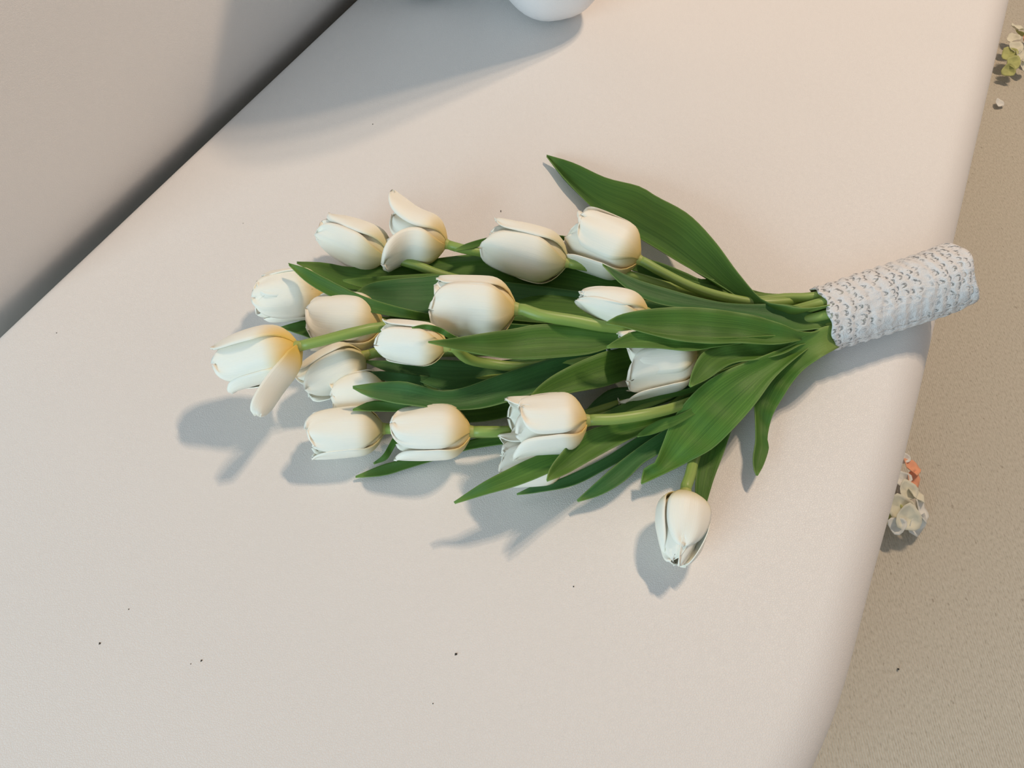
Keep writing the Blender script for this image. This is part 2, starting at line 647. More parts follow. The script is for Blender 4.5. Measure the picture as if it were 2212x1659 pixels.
def petal_mesh(L, Rm, phi, frame, base, inner, op, seed, curl=0.0, wide=1.0, length=1.0, flat=0.0, tipw=0.58):
    rng = random.Random(seed)
    ax, up, sd = frame
    NT_, NU = 24, 15
    verts, uvs, faces = [], [], []
    cphi, sphi = math.cos(phi), math.sin(phi)
    cen = up * cphi + sd * sphi
    lat = up * (-sphi) + sd * cphi
    amax = (R(61) if not inner else R(60)) * wide
    k1, k2, k3 = rng.uniform(2, 4), rng.uniform(0, 6.28), rng.uniform(0, 6.28)
    notch = rng.uniform(-0.6, 0.6)
    for i in range(NT_):
        t = i / (NT_ - 1)
        t = 1 - (1 - t) ** 1.25
        # radius profile of a tulip cup
        f = (1 - (1 - min(t / 0.40, 1)) ** 2.7) ** 0.9 if t < 0.40 else 1 - (1 - tipw) * ((t - 0.40) / 0.60) ** 2.2
        f = max(f, 0.06)
        f = f * (1 - flat) + flat * (0.25 + 0.2 * t)
        if t < 0.42:
            a = amax * (0.60 + 0.40 * math.sin(math.pi / 2 * t / 0.42))
        else:
            a = amax * max(1 - ((t - 0.42) / 0.58) ** 5.5, 0.0) ** 0.5
        a = max(a, 0.05)
        for j in range(NU):
            u = -1 + 2 * j / (NU - 1)
            th = a * u
            r = Rm * f * (0.90 if inner else 1.0)
            r += Rm * (0.05 * abs(u) ** 4 * (0 if inner else 1) * math.sin(math.pi * min(t * 1.1, 1)))
            r -= Rm * 0.035 * math.exp(-(u / 0.16) ** 2) * math.sin(math.pi * t)
            wav = sstep(0.45, 1.0, t) * Rm * 0.055 * math.sin(k1 * u * 2.4 + k2) * (0.4 + abs(u))
            r += wav
            z = L * length * t
            z += sstep(0.7, 1, t) * L * 0.018 * math.sin(5 * u + k3)
            z += sstep(0.8, 1, t) * L * 0.010 * math.sin(15 * u + 2 * k3)
            z -= sstep(0.85, 1, t) * L * 0.03 * math.exp(-((u - notch) / 0.25) ** 2)
            rho = r * math.cos(th)
            la = r * math.sin(th)
            if flat:
                la = Rm * math.sin(a) * u * 0.75 * (1 if t > .1 else .6 + 4 * t)
                rho = Rm * f * (1 - 0.35 * u * u)
            # open outward around the base, tips curl further
            o = op + curl * sstep(0.35, 1.0, t)
            rho2 = rho * math.cos(o) + z * math.sin(o)
            z2 = z * math.cos(o) - rho * math.sin(o)
            if op > 0.15:
                z2 += rho * math.sin(o) * (1 - t) * 0.6
            verts.append(base + ax * z2 + cen * rho2 + lat * la)
            uvs.append((j / (NU - 1), t))
    for i in range(NT_ - 1):
        for j in range(NU - 1):
            faces.append((i * NU + j, i * NU + j + 1, (i + 1) * NU + j + 1, (i + 1) * NU + j))
    return verts, faces, uvs


TULIPS = {}


def tulip(key, label, b, t, wpx, hb, ht, roll, stem, slot, mat=None, opens=None, tipw=0.58, srad=0.0042, seedo=0, extra=None):
    """b,t: photo pixels of bloom base and tip; wpx: bloom width in pixels; stem: [(px,py,h)...] from bloom to neck"""
    mat = mat or M_PETAL
    B, T = P(b[0], b[1], hb), P(t[0], t[1], ht)
    ax = (T - B).normalized()
    L = (T - B).length
    Rm = wpx / 2 * depth((B + T) / 2) / FPX
    up = (Vector((0, 0, 1)) - ax * ax.z).normalized()
    sd = ax.cross(up).normalized()
    frame = (ax, up, sd)
    root = empty('tulip', B)
    tag(root, label, 'tulip', 'white tulips of the bouquet')
    seed = hash_key(key) + seedo
    # flower head: receptacle with pistil, petals attached to it
    hp = [B - ax * 0.004, B, B + ax * 0.006, B + ax * 0.02, B + ax * 0.026]
    head = tube('flower_head', hp, [srad * 0.9, srad * 1.25, srad * 1.0, srad * 0.8, srad * 1.1], M_OVARY, root, B, 12, 14)
    opens = opens or {}
    for k in range(6):
        inner = k % 2 == 1
        phi = R(roll + 60 * k + opens.get(k, {}).get('dphi', 0) + random.Random(seed + k).uniform(-4, 4))
        d = dict(op=-0.03 + random.Random(seed * 3 + k).uniform(-0.015, 0.05) - (0.02 if inner else 0), curl=0.0, wide=1.0,
                 length=random.Random(seed + 9 * k).uniform(0.92, 1.03) * (0.97 if inner else 1), flat=0.0)
        d.update(opens.get(k, {}))
        v, f, uv = petal_mesh(L, Rm, phi, frame, B, inner, d['op'], seed * 7 + k, d['curl'], d['wide'], d['length'], d['flat'], d.get('tipw', tipw))
        pe = mesh_obj('petal', v, f, mat, head, B, uv, thick=0.0007)
    # stem
    sx, sy = slots[slot]
    n0 = neck3 - wax * 0.004 + wsd * sx + wup * sy
    n1 = end3 - wax * 0.006 + wsd * sx + wup * sy
    pts = [B + ax * 0.001, B - ax * 0.005] + [P(*s) for s in stem]
    last = pts[-1]
    if (n0 - last).length > 0.05:
        pts.append(last.lerp(n0, 0.55))
    pts += [n0, n0.lerp(n1, 0.5), n1]
    tube('stem', pts, [srad, srad * 0.95, srad, srad], M_STEM, root, B, 12, 60)
    TULIPS[key] = (root, B)
    return root


def hash_key(s):
    return sum((i + 3) * ord(c) * 17 for i, c in enumerate(s)) % 9973


O = dict
tulip('A', 'slim creamy tulip with a long open seam, under the flared petal of its neighbour',
      (842, 556), (694, 492), 104, 0.034, 0.034, -72, [(900, 573, .032), (985, 602, .024), (1250, 660, .007), (1560, 668, .012)], 1, M_PETAL_OLIVE,
      {0: O(op=-.01), 2: O(op=.0), 1: O(length=.93)}, 0.66)
tulip('B', 'tulip with one petal curled over and one flared up, overlapping the slim creamy tulip',
      (966, 528), (828, 486), 112, 0.036, 0.042, -62, [(1010, 540, .034), (1060, 550, .028), (1300, 600, .012), (1560, 645, .018)], 2, M_PETAL,
      {0: O(dphi=-20, op=.12, curl=.42, length=1.0), 2: O(dphi=-16, op=.0, curl=.15, length=1.04, wide=1.1), 1: O(length=.82), 3: O(length=.85), 5: O(op=.0, length=.86), 4: O(length=.85)}, 0.94)
tulip('C', 'full blunt tulip at the far end of the bunch, half tucked behind the plump one',
      (704, 630), (557, 648), 112, 0.03, 0.027, -38, [(760, 640, .024), (900, 660, .008), (1200, 690, .006), (1560, 690, .012)], 3, M_PETAL,
      {0: O(length=.98), 2: O(op=.04)}, 0.88)
tulip('D', 'plump tulip crossed by the arched stem of the wide-open bloom',
      (828, 700), (670, 690), 124, 0.036, 0.036, -15, [(880, 705, .03), (1050, 720, .010), (1300, 715, .007), (1560, 700, .014)], 4, M_PETAL,
      {0: O(length=.96), 4: O(op=.06, length=1.0)}, 0.88)
tulip('E', 'wide-open tulip with golden base and one petal splayed out over the seat',
      (645, 748), (484, 790), 124, 0.064, 0.046, 50, [(700, 735, .066), (760, 719, .066), (830, 706, .058), (960, 702, .03), (1250, 710, .008), (1560, 695, .016)], 5, M_PETAL_GOLD,
      {0: O(op=.03, length=1.10, tipw=.6), 2: O(op=.02, length=.98), 4: O(dphi=-26, op=.72, curl=.08, length=.94, wide=.86, flat=.5), 1: O(op=-.02), 5: O(dphi=-22, op=-.03, length=.98, wide=1.1), 3: O(op=.04, length=1.0)}, 0.95)
tulip('F', 'tulip half hidden beneath the wide-open golden-based bloom',
      (790, 768), (645, 830), 104, 0.03, 0.024, -55, [(860, 760, .022), (1000, 760, .016), (1300, 750, .016), (1560, 720, .02)], 6, M_PETAL_OLIVE,
      {0: O(op=.04), 4: O(op=.08)}, 0.66)
tulip('G', 'small ribbed tulip mostly covered by leaf tips and the bloom below it',
      (838, 838), (718, 858), 92, 0.026, 0.022, -30, [(900, 835, .02), (1050, 820, .014), (1300, 790, .014), (1560, 740, .018)], 7, M_PETAL_OLIVE,
      {0: O(length=.95)}, 0.86)
tulip('H', 'tulip with a small curved leaf lying across its base, beside the plump crossed one',
      (966, 748), (822, 732), 92, 0.066, 0.062, -55, [(1010, 775, .045), (1060, 786, .032), (1140, 792, .026), (1300, 775, .022), (1560, 735, .022)], 8, M_PETAL,
      {0: O(length=.98), 2: O(length=1.0)}, 0.84)
tulip('I', 'largest closed tulip, on a bright thick stem in the middle of the bunch',
      (1117, 668), (940, 655), 134, 0.062, 0.06, -52, [(1170, 682, .062), (1240, 693, .058), (1330, 709, .05), (1450, 715, .04), (1600, 705, .034)], 9, M_PETAL,
      {0: O(op=.0, length=.99), 2: O(op=-.01, length=1.0), 4: O(op=.05, length=.96)}, 0.86, 0.0050)
tulip('J', 'long smooth tulip with a greenish base, its end touching the ruffled tulip',
      (1228, 568), (1056, 520), 116, 0.044, 0.044, -66, [(1290, 580, .036), (1370, 597, .032), (1450, 620, .03), (1600, 650, .036)], 10, M_PETAL_OLIVE,
      {0: O(op=-.02, length=1.0), 2: O(length=1.0)}, 0.78)
tulip('K', 'ruffled half-open tulip beside the big raised leaf',
      (1382, 562), (1236, 498), 124, 0.044, 0.05, -8, [(1430, 588, .042), (1500, 622, .042), (1580, 645, .044), (1660, 655, .044)], 11, M_PETAL,
      {0: O(op=.0, length=.92), 4: O(op=.10, length=1.04, wide=.9), 2: O(op=.02, length=1.02), 1: O(length=1.0), 5: O(length=.98), 3: O(length=1.03)}, 0.90)
tulip('L', 'small tight tulip bud peeking over the broad folded leaf',
      (1402, 678), (1248, 640), 84, 0.06, 0.062, -88, [(1450, 690, .056), (1560, 695, .05), (1680, 690, .045)], 12, M_PETAL,
      {0: O(op=-.03, length=1.0), 2: O(op=-.03, length=.97), 4: O(op=-.03)}, 0.40)
tulip('M', 'loose ruffled tulip lying under the broad folded leaf',
      (1505, 762), (1322, 782), 146, 0.042, 0.042, -10, [(1560, 745, .04), (1640, 725, .036)], 13, M_PETAL,
      {0: O(op=-.02, length=.86, wide=.9), 4: O(op=.12, length=1.0, wide=.85), 5: O(op=.06, length=.92), 2: O(op=.08, length=1.0), 3: O(op=.04, length=.97), 1: O(op=0.0, length=.9)}, 0.92)
tulip('N', 'closed tulip lying low on the seat, end one of a row of three',
      (832, 926), (670, 940), 106, 0.022, 0.021, -16, [(870, 931, .024), (960, 935, .018), (1150, 925, .014), (1400, 850, .014), (1600, 760, .018)], 14, M_PETAL_OLIVE,
      {0: O(length=.99), 4: O(op=.03)}, 0.86)
tulip('O', 'smooth closed tulip with a golden seam between two others in a row',
      (1020, 932), (850, 936), 116, 0.03, 0.028, -8, [(1060, 932, .03), (1120, 930, .024), (1250, 915, .018), (1450, 850, .018), (1600, 765, .022)], 15, M_PETAL,
      {0: O(length=.98), 4: O(op=.04, length=1.0)}, 0.86)
tulip('P', 'half-open tulip showing its hollow cup, on a bare curved stem',
      (1270, 908), (1092, 924), 128, 0.056, 0.052, 8, [(1330, 905, .054), (1400, 894, .05), (1470, 876, .036), (1540, 845, .022), (1640, 780, .018)], 16, M_PETAL,
      {0: O(op=.0, length=.80), 4: O(op=.05, length=.94), 2: O(op=.06, length=.98), 1: O(length=.98, op=.05), 3: O(length=1.0, op=.06), 5: O(length=.84)}, 0.95)
tulip('Q', 'pale tulip lying on the seat beneath the half-open one, crossed by leaves',
      (1228, 985), (1074, 1000), 112, 0.022, 0.022, -50, [(1300, 960, .02), (1420, 900, .016), (1580, 790, .018)], 17, M_PETAL,
      {0: O(length=.98), 2: O(op=.06)}, 0.88)
tulip('R', 'single drooping tulip hanging out sideways, away from the rest of the bunch',
      (1481, 1062), (1462, 1218), 116, 0.024, 0.022, -14, [(1490, 1030, .021), (1502, 985, .015), (1530, 920, .010), (1590, 835, .012), (1680, 750, .020)], 18, M_PETAL_OLIVE,
      {0: O(op=.0, length=.82, wide=.9), 2: O(op=0.0, length=.86), 4: O(op=-.02, length=.96), 1: O(length=.98, op=-.08), 3: O(length=.96, op=-.06), 5: O(length=1.0, op=-.12)}, 0.54)


# ------------------------------------------------------------------ leaves
def leaf(key, e1, e2, hs, fold=0.004, fpos=0.5, roll=0.0, th=None, mat=None, N=34, sharp=2.0, wave=0.0, rad=0.0225, bw=0.005):
    """e1,e2: photo pixels of the two margins, both from tip to base; hs: heights along the leaf;
    th: carry the base on into the wrap, th degrees round the bundle"""
    root, B = TULIPS[key]
    e1, e2, hs = list(e1), list(e2), list(hs)
    r1 = spline(e1, N)
    r2 = spline(e2, N)
    hh = [lerp_list(hs, i / (N - 1)) for i in range(N)]
    NU = 9
    n = len(r1)
    verts, uvs, faces = [], [], []
    pairs = []
    for i in range(n):
        env = min(1.0, i / (n - 1) * 6)
        a = P(r1[i][0], r1[i][1], max(hh[i] + roll * env / 2, 0.0015))
        b = P(r2[i][0], r2[i][1], max(hh[i] - roll * env / 2, 0.0015))
        pairs.append((a, b))
    if th is not None:
        # carry the base on into the lace wrap, at angle th round the bundle
        th_ = R(th)
        radial = wsd * math.cos(th_) + wup * math.sin(th_)
        tang = wup * math.cos(th_) - wsd * math.sin(th_)
        c0 = (pairs[-1][0] + pairs[-1][1]) / 2
        half0 = (pairs[-1][0] - pairs[-1][1]) / 2
        if tang.dot(half0) < 0: tang = -tang
        c1 = neck3 + wax * 0.016 + radial * rad
        dirn = c0 - (pairs[-4][0] + pairs[-4][1]) / 2
        span = (c1 - c0).length
        m0 = dirn.normalized() * span * 0.8
        m1 = wax * span * 0.8
        ns = max(6, int(span / 0.006))
        for k in range(1, ns + 1):
            f = k / ns
            f2, f3 = f * f, f * f * f
            c = c0 * (2 * f3 - 3 * f2 + 1) + m0 * (f3 - 2 * f2 + f) + c1 * (-2 * f3 + 3 * f2) + m1 * (f3 - f2)
            hw = half0.length * (1 - f) + bw * f
            hd = (half0.normalized() * (1 - f) + tang * f).normalized()
            pairs.append((c + hd * hw, c - hd * hw))
    n = len(pairs)
    for i in range(n):
        v = i / (n - 1)
        a, b = pairs[i]
        wdt = (a - b).length
        tail = min(1.0, (1 - v) * 5)
        for j in range(NU):
            u = j / (NU - 1)
            p = a.lerp(b, u)
            s = u / fpos if u < fpos else (1 - u) / (1 - fpos)
            dz = -fold * (1 - (1 - s) ** sharp) * min(1, wdt / 0.02) * tail
            if wave:
                dz += wave * math.sin(v * 15 + u * 4) * abs(2 * u - 1) * tail
            verts.append(p + Vector((0, 0, dz if p.z + dz > ZS + 0.001 else (ZS + 0.001 - p.z))))
            uvs.append((u, v))
    for i in range(n - 1):
        for j in range(NU - 1):
            faces.append((i * NU + j, i * NU + j + 1, (i + 1) * NU + j + 1, (i + 1) * NU + j))
    return mesh_obj('leaf', verts, faces, mat or M_LEAF, root, B, uvs, thick=0.0007)


# big raised leaf
leaf('K', [(1181, 334), (1240, 352), (1310, 384), (1380, 402), (1420, 425), (1488, 463), (1545, 522), (1595, 590), (1648, 648), (1700, 660)],
     [(1181, 338), (1225, 392), (1290, 458), (1340, 490), (1400, 526), (1480, 574), (1540, 607), (1580, 632), (1618, 657), (1680, 676)],
     [.008, .014, .022, .031, .040, .048, .054], 0.010, 0.74, 0.010, 95, sharp=1.4)
# leaf under the slim tulip, running far to the right beneath the others
leaf('A', [(641, 565), (700, 567), (760, 577), (850, 573), (960, 556), (1060, 548), (1200, 556), (1330, 590), (1450, 625)],
     [(641, 569), (697, 597), (760, 628), (860, 640), (980, 668), (1090, 690), (1220, 700), (1340, 694), (1450, 668)],
     [.03, .028, .026, .024, .024, .024, .022], 0.004, 0.5, 0.0, 99, M_LEAF, rad=0.013)
leaf('C', [(623, 568), (660, 579), (697, 598), (745, 622), (800, 645), (880, 668), (960, 684)],
     [(624, 573), (662, 609), (710, 638), (770, 666), (830, 680), (890, 689), (960, 698)],
     [.062, .060, .056, .050, .036], 0.004, 0.45, 0.006, 66, rad=0.013)
leaf('D', [(740, 604), (790, 599), (870, 594), (960, 592), (1100, 610)], [(741, 607), (775, 620), (830, 632), (900, 640), (1100, 660)],
     [.036, .036, .032, .026, .02], 0.003, 0.5, 0.004, 77, rad=0.013)
leaf('I', [(764, 633), (800, 612), (850, 603), (910, 598), (970, 594), (1100, 610)], [(764, 637), (800, 655), (850, 667), (900, 674), (960, 678), (1100, 676)],
     [.046, .046, .042, .036, .026], 0.004, 0.45, 0.006, 59, M_LEAF_B, rad=0.013)
leaf('J', [(980, 540), (1010, 525), (1064, 511), (1130, 505), (1226, 511), (1300, 540)], [(981, 543), (1015, 538), (1060, 527), (1130, 522), (1226, 521), (1300, 556)],
     [.042, .036, .024, .02, .02], 0.002, 0.5, 0.004, 121, rad=0.018)
leaf('K', [(1386, 556), (1430, 568), (1480, 588), (1512, 602), (1545, 604), (1640, 630)], [(1390, 575), (1430, 598), (1470, 615), (1520, 632), (1560, 640), (1640, 655)],
     [.03, .03, .03, .03, .03], 0.003, 0.5, 0.004, 150)
# hidden dark leaf behind the middle blooms
leaf('I', [(840, 676), (930, 690), (1060, 700), (1250, 640), (1400, 610)], [(842, 690), (930, 735), (1060, 740), (1250, 725), (1400, 690)],
     [.012, .012, .012, .014, .016], 0.003, 0.5, 0.0, 55, rad=0.013)
# small curved leaf over the tulip with the crossed base
leaf('H', [(889, 706), (920, 701), (952, 708), (986, 727), (1040, 745)], [(890, 709), (920, 711), (945, 718), (972, 731), (1020, 752)],
     [.094, .09, .08, .062, .05], 0.002, 0.5, 0.003)
leaf('I', [(925, 737), (975, 731), (1023, 723), (1103, 711), (1172, 700), (1260, 707), (1330, 719), (1440, 720), (1560, 712)],
     [(925, 740), (966, 750), (1046, 767), (1126, 776), (1207, 772), (1277, 764), (1320, 752), (1440, 742), (1560, 724)],
     [.088, .074, .060, .052, .046, .04, .036], 0.005, 0.4, 0.006, 37, rad=0.018)
leaf('H', [(789, 778), (850, 779), (930, 776), (1060, 780), (1200, 762), (1350, 740)], [(789, 782), (838, 803), (900, 822), (985, 842), (1200, 800), (1350, 760)],
     [.03, .026, .02, .016, .014], 0.003, 0.5, 0.003, 24, M_LEAF_B, rad=0.013)
leaf('G', [(775, 807), (810, 802), (850, 803), (960, 812), (1150, 790)], [(775, 810), (840, 824), (920, 836), (1000, 844), (1150, 820)],
     [.04, .03, .018, .012, .012], 0.002, 0.5, 0.003, 11, M_LEAF_B, rad=0.013)
leaf('O', [(762, 834), (810, 828), (868, 826), (905, 834), (950, 845), (1000, 838), (1062, 814), (1130, 790), (1210, 768), (1300, 752), (1400, 740)],
     [(762, 838), (795, 854), (850, 868), (910, 877), (970, 886), (1040, 884), (1110, 866), (1180, 842), (1250, 818), (1320, 790), (1400, 765)],
     [.056, .052, .042, .036, .03, .026, .024], 0.005, 0.5, 0.002, 11, M_LEAF_B, wave=0.0015, rad=0.018)
leaf('N', [(762, 883), (803, 866), (850, 868), (930, 872), (1060, 862), (1160, 835), (1300, 790)], [(762, 887), (850, 889), (900, 890), (990, 912), (1090, 902), (1165, 868), (1300, 815)],
     [.044, .038, .022, .014, .012, .014], 0.003, 0.5, 0.004, 2, rad=0.013)
leaf('M', [(1143, 859), (1160, 838), (1196, 810), (1258, 778), (1320, 756), (1420, 740), (1540, 735)], [(1145, 863), (1172, 864), (1232, 849), (1300, 836), (1350, 820), (1440, 785), (1540, 755)],
     [.056, .05, .042, .03, .026, .026], 0.005, 0.62, 0.008, 19, rad=0.018)
# leaves low on the near side
leaf('N', [(806, 1000), (828, 981), (846, 950), (862, 930), (900, 915)], [(808, 1003), (836, 992), (856, 960), (876, 945), (905, 930)],
     [.006, .01, .014, .012], 0.001, 0.5, 0.002)
leaf('O', [(768, 1028), (828, 1003), (880, 990), (960, 965), (1060, 940), (1180, 920), (1330, 880)], [(768, 1032), (830, 1027), (880, 1012), (940, 994), (1020, 970), (1180, 945), (1330, 905)],
     [.004, .006, .008, .008, .01, .012], 0.002, 0.5, 0.003, -6, rad=0.013)
leaf('Q', [(980, 1084), (1040, 1044), (1090, 1017), (1150, 988), (1215, 965), (1330, 920), (1450, 870)], [(983, 1088), (1050, 1068), (1120, 1048), (1180, 1024), (1240, 995), (1350, 945), (1460, 890)],
     [.034, .044, .046, .042, .032, .024], 0.004, 0.5, 0.004, -2, M_LEAF, rad=0.013)
leaf('P', [(1181, 1036), (1188, 1012), (1208, 984), (1240, 950), (1280, 926), (1340, 912), (1400, 900), (1480, 866)], [(1182, 1040), (1226, 1022), (1290, 986), (1360, 949), (1420, 925), (1460, 910), (1490, 898), (1540, 862)],
     [.058, .052, .046, .038, .03, .026], 0.006, 0.35, 0.010, -11, rad=0.013)
leaf('P', [(1376, 940), (1400, 920), (1430, 905), (1478, 890), (1560, 840)], [(1377, 944), (1410, 938), (1445, 925), (1480, 908), (1570, 855)],
     [.034, .036, .036, .03], 0.002, 0.5, 0.003, -11, rad=0.013)
leaf('Q', [(1116, 1066), (1160, 1046), (1205, 1036), (1300, 992), (1380, 942), (1470, 890)], [(1117, 1069), (1160, 1064), (1240, 1048), (1315, 1010), (1400, 962), (1490, 905)],
     [.01, .014, .016, .016, .016], 0.003, 0.5, 0.002, -11, M_LEAF_B, rad=0.013)
leaf('R', [(1246, 1080), (1290, 1040), (1335, 1000), (1395, 955), (1440, 925), (1540, 850)], [(1249, 1084), (1300, 1068), (1350, 1038), (1390, 1000), (1430, 975), (1560, 885)],
     [.012, .018, .02, .02, .02], 0.005, 0.4, 0.004, -19, M_LEAF_B, rad=0.013)
leaf('M', [(1262, 890), (1290, 860), (1328, 838), (1400, 836), (1470, 832), (1560, 790)], [(1264, 897), (1310, 893), (1350, 876), (1430, 854), (1490, 846), (1570, 812)],
     [.016, .02, .022, .022], 0.003, 0.5, 0.003, -6, M_LEAF_B, rad=0.013)
leaf('P', [(1303, 893), (1345, 873), (1390, 860), (1440, 850), (1500, 834), (1570, 800)], [(1305, 896), (1340, 893), (1380, 876), (1430, 862), (1490, 850), (1575, 815)],
     [.022, .026, .03, .03, .026], 0.002, 0.5, 0.003, -6, rad=0.013)
# broad leaf in front of the drooping stem
leaf('R', [(1385, 1042), (1392, 1010), (1414, 1000), (1430, 962), (1452, 908), (1488, 860), (1530, 822), (1580, 795), (1650, 768), (1720, 740)],
     [(1386, 1046), (1440, 1021), (1490, 996), (1540, 968), (1590, 920), (1632, 872), (1670, 820), (1700, 790), (1730, 765), (1770, 735)],
     [.014, .022, .032, .042, .048, .048, .040], 0.006, 0.45, 0.006, -19, rad=0.018)
leaf('R', [(1508, 1110), (1502, 1060), (1505, 1010), (1513, 966), (1540, 910), (1600, 830)], [(1518, 1112), (1527, 1085), (1542, 1035), (1562, 982), (1592, 905), (1650, 830)],
     [.01, .014, .016, .018, .02], 0.004, 0.35, 0.002, -33, M_LEAF, rad=0.013)
# leaf next to the wrap, bent down towards the seat
leaf('R', [(1633, 1026), (1628, 1010), (1627, 985), (1632, 950), (1631, 900), (1628, 845), (1640, 800), (1660, 772), (1705, 743), (1756, 716)],
     [(1637, 1027), (1650, 1003), (1661, 968), (1658, 945), (1668, 900), (1690, 860), (1715, 822), (1740, 795), (1776, 770)],
     [.014, .014, .018, .026, .034, .040, .044], 0.005, 0.4, 0.006, -2, rad=0.0205, bw=0.009)
leaf('M', [(1488, 833), (1497, 798), (1518, 762), (1560, 744), (1610, 738), (1680, 730)], [(1492, 836), (1530, 818), (1580, 786), (1640, 776), (1690, 765), (1730, 745)],
     [.064, .062, .056, .05, .046], 0.004, 0.5, 0.006, 11)
# long leaf over the stems on the upper side
leaf('L', [(1301, 569), (1340, 588), (1380, 605), (1440, 623), (1500, 640), (1560, 653), (1620, 657), (1680, 656), (1730, 664), (1772, 684)],
     [(1303, 574), (1338, 610), (1380, 640), (1440, 660), (1520, 668), (1580, 674), (1640, 684), (1690, 705), (1725, 714), (1765, 710)],
     [.07, .066, .06, .058, .058, .056, .047], 0.005, 0.5, -0.004, 50, mat=M_LEAF_B, rad=0.0205, bw=0.003)
# broad folded leaf over bud and ruffled tulip: upper face and its turned-under margin
leaf('L', [(1309, 696), (1342, 679), (1400, 668), (1470, 663), (1540, 667), (1620, 680), (1685, 698), (1722, 714), (1750, 718)],
     [(1309, 699), (1345, 706), (1400, 721), (1460, 735), (1530, 742), (1600, 741), (1670, 744), (1720, 737), (1752, 728)],
     [.086, .086, .08, .074, .066, .058, .046], 0.006, 0.5, 0.008, 34, rad=0.0205, bw=0.003)
leaf('M', [(1310, 748), (1340, 729), (1376, 715), (1450, 722), (1530, 728), (1610, 728)], [(1311, 752), (1360, 751), (1420, 752), (1490, 758), (1545, 750), (1615, 740)],
     [.082, .078, .072, .066, .058], 0.003, 0.5, 0.004, 11)
# short leaf between the far blooms
leaf('D', [(606, 706), (640, 696), (670, 690), (740, 690)], [(608, 709), (650, 723), (688, 733), (750, 722)],
     [.012, .014, .014, .014], 0.002, 0.5, 0.0, 46, rad=0.013)

# ------------------------------------------------------------------ lace wrap round the stems
def lace_wrap():
    NA, NL = 110, 60
    verts, uvs, faces = [], [], []
    s0 = neck3 - wax * 0.000
    s1 = end3 + wax * 0.004
    for i in range(NL):
        v = i / (NL - 1)
        c = s0.lerp(s1, v)
        for k in range(NA + 1):
            a = 2 * math.pi * k / NA
            r = WRAP_R * (1 + 0.06 * v) * (1 + 0.018 * math.sin(3 * a + 5 * v) + 0.012 * math.sin(7 * a - 9 * v + 1))
            r += 0.0006 * math.sin(v * 70 + 1.5 * math.sin(4 * a))
            if v > 0.9:
                r += 0.0012 * (v - 0.9) / 0.1 * math.sin(5 * a + 1.0)
            z = 0.0
            if i == 0: z = 0.0012 * math.sin(9 * a)
            if v > 0.93:
                z = (v - 0.93) / 0.07 * 0.003 * math.sin(3 * a + 2.2)
            sx, sy = math.cos(a), math.sin(a)
            # slanting mouth: the top edge reaches further along the stems than the bottom one
            sk = -(1 - v) ** 2 * (0.011 * sy + 0.012 * max(sx, 0.0))
            p = c + wsd * (r * sx) + wup * (r * sy) + wax * (z + sk)
            p.z = max(p.z, ZS + 0.0012) if v < 0.8 else p.z
            verts.append(p)
            uvs.append((k / NA, v))
    W = NA + 1
    for i in range(NL - 1):
        for k in range(NA):
            faces.append((i * W + k, i * W + k + 1, (i + 1) * W + k + 1, (i + 1) * W + k))
    o = mesh_obj('lace_wrap', verts, faces, M_LACE, None, Vector((s0.x, s0.y, ZS)), uvs, thick=0.0010)
    tag(o, 'white crocheted lace sleeve wrapped round the tulip stems', 'lace wrap')
    return o


lace_wrap()


# ------------------------------------------------------------------ silk flowers on the carpet beside the sofa
def silk_petal(parent, origin, c, nrm, size, mat, seed, cup=0.35):
    rng = random.Random(seed)
    nrm = Vector(nrm).normalized()
    a = nrm.cross(Vector((0.3, 0.5, 0.8))).normalized()
    b = nrm.cross(a)
    verts, faces = [Vector(c)], []
    NR, NA = 4, 14
    ph = rng.uniform(0, 6)
    for i in range(1, NR + 1):
        t = i / NR
        for k in range(NA):
            th = 2 * math.pi * k / NA
            r = size * t * (1 + 0.14 * math.sin(3 * th + ph) + 0.05 * math.sin(7 * th))
            z = size * cup * (t * t) + size * 0.12 * t * math.sin(4 * th + ph)
            verts.append(Vector(c) + a * (r * math.cos(th)) + b * (r * math.sin(th)) + nrm * z)
    for k in range(NA):
        faces.append((0, 1 + k, 1 + (k + 1) % NA))
    for i in range(NR - 1):
        for k in range(NA):
            faces.append((1 + i * NA + k, 1 + (i + 1) * NA + k, 1 + (i + 1) * NA + (k + 1) % NA, 1 + i * NA + (k + 1) % NA))
    return mesh_obj('petal', verts, faces, mat, parent, origin, thick=0.0008)


def silk_flower(label, spec, base_px, stalk_h, cat='flower'):
    """spec: (px,py,height above carpet,size,material,normal)"""
    b = PF(base_px[0], base_px[1], 0.0)
    root = empty('silk_flower', b)
    tag(root, label, cat, 'silk flowers on the carpet')
    cen = Vector((0, 0, 0))
    for i, (x, y, z, s, m, nr) in enumerate(spec):
        c = PF(x, y, z)
        cen += c
        silk_petal(root, b, c, nr, s, m, i * 31 + int(x))
    cen /= len(spec)
    tube('stalk', [b + Vector((0, 0, 0.003)), b.lerp(cen, 0.5) + Vector((0.004, 0, 0)), cen], [0.002, 0.003, 0.006], M_F_STALK, root, b, 8, 10)
    return root


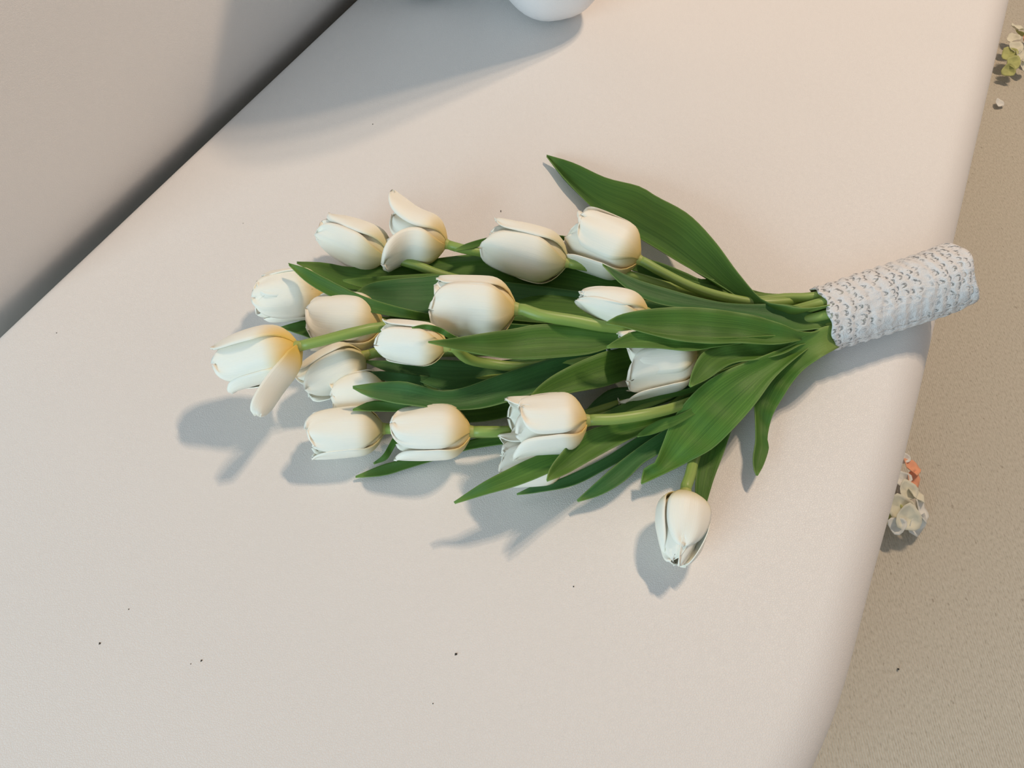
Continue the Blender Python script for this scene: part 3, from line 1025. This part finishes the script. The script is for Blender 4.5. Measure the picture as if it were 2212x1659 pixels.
silk_flower('cream silk flower with one peach petal on the carpet by the sofa front', [
    (1952, 990, 0.035, 0.0078, M_F_WHITE, (0, -.3, 1)),
    (1966, 1012, 0.033, 0.0133, M_F_PEACH, (.5, .2, 1)),
    (1968, 1035, 0.030, 0.0125, M_F_PEACH, (.6, -.4, .9)),
    (1950, 1035, 0.035, 0.0101, M_F_WHITE, (-.3, -.2, 1)),
    (1958, 1060, 0.035, 0.0133, M_F_CREAM, (.2, -.4, 1)),
    (1976, 1072, 0.030, 0.0125, M_F_CREAM, (.6, .3, 1)),
    (1945, 1095, 0.033, 0.0156, M_F_CREAM, (-.3, -.5, 1)),
    (1984, 1105, 0.028, 0.0156, M_F_WHITE, (.8, -.1, .8)),
    (1958, 1118, 0.035, 0.0172, M_F_CREAM, (.1, -.6, .9)),
    (1975, 1130, 0.022, 0.0156, M_F_WHITE, (.5, -.8, .6)),
    (1938, 1135, 0.030, 0.0109, M_F_WHITE, (-.4, -.4, .9)),
    (1930, 1110, 0.022, 0.0156, M_F_GREEN, (-.6, .1, .7)),
], (1940, 1080), .05)
silk_flower('green and cream silk hydrangea head with a coral petal on the carpet', [
    (2195, 62, 0.040, 0.0125, M_F_CREAM, (.2, .2, 1)),
    (2188, 85, 0.040, 0.0125, M_F_CREAM, (-.3, 0, 1)),
    (2203, 75, 0.030, 0.0125, M_F_GREEN, (.5, .3, .8)),
    (2215, 92, 0.035, 0.0125, M_F_PEACH, (.6, 0, 1)),
    (2193, 105, 0.040, 0.0140, M_F_CREAM, (0, -.3, 1)),
    (2180, 118, 0.035, 0.0140, M_F_GREEN, (-.5, -.2, .9)),
    (2202, 122, 0.035, 0.0140, M_F_CREAM, (.4, -.4, .9)),
    (2188, 136, 0.033, 0.0133, M_F_GREEN, (0, -.5, .9)),
    (2208, 140, 0.025, 0.0125, M_F_CREAM, (.5, -.6, .7)),
    (2178, 152, 0.025, 0.0125, M_F_GREEN, (-.3, -.7, .7)),
    (2228, 115, 0.030, 0.0156, M_F_CREAM, (.7, 0, .8)),
    (2225, 70, 0.030, 0.0140, M_F_GREEN, (.6, .5, .7)),
], (2200, 110), .05)
fp = PF(2156, 226, 0.004)
lone = empty('fallen_petal', fp)
silk_petal(lone, Vector(fp), fp + Vector((0, 0, 0.002)), (0.2, -0.3, 1), 0.009, M_F_WHITE, 77)
tag(lone, 'loose white silk petal fallen on the carpet close to the sofa edge', 'petal')

# ------------------------------------------------------------------ crumbs on the seat
for i, (x, y, s) in enumerate([(985, 1413, 2.6), (215, 1390, 2.2), (435, 1427, 2.0), (1239, 1267, 1.6), (122, 719, 1.6), (805, 268, 1.8),
                               (278, 1316, 1.4), (935, 1520, 1.4), (412, 1434, 1.2), (1082, 456, 2.6), (525, 482, 1.2)]):
    c = P(x, y, 0.0004)
    k = s * 0.00033
    rng = random.Random(i)
    vs = []
    for a, b, z in [(-1, -1, 0), (1, -.8, 0), (1.1, 1, 0), (-.9, 1.2, 0), (-.5, -.6, 1), (.6, -.4, 1.1), (.5, .7, .9), (-.6, .5, 1)]:
        sx, sy = (0.5, 1.8) if i == 9 else (1, 1)
        vs.append(c + Vector((a * k * sx * rng.uniform(.7, 1.2), b * k * sy * rng.uniform(.7, 1.3), z * k * .8 - 0.0003)))
    o = mesh_obj('crumb', vs, [(3, 2, 1, 0), (4, 5, 6, 7), (0, 1, 5, 4), (1, 2, 6, 5), (2, 3, 7, 6), (3, 0, 4, 7)], M_CRUMB, None, c, smooth=False)
    if i == 9:
        tag(o, 'short dark fibre on the seat beside the long smooth tulip', 'fibre')
    else:
        tag(o, 'tiny dark crumb lying on the white leather seat', 'crumb', 'dark crumbs on the seat')

c = PF(1941, 1445, 0.003)
vs = [c + Vector(v) * 0.0011 for v in [(-1, -1, -1), (1, -.8, -1), (1.1, 1, -1), (-.9, 1.2, -1), (-.5, -.6, .6), (.6, -.4, .5), (.5, .7, .6), (-.6, .5, .4)]]
o = mesh_obj('crumb', vs, [(3, 2, 1, 0), (4, 5, 6, 7), (0, 1, 5, 4), (1, 2, 6, 5), (2, 3, 7, 6), (3, 0, 4, 7)], M_CRUMB, None, c, smooth=False)
tag(o, 'small dark speck lying on the beige carpet', 'crumb')
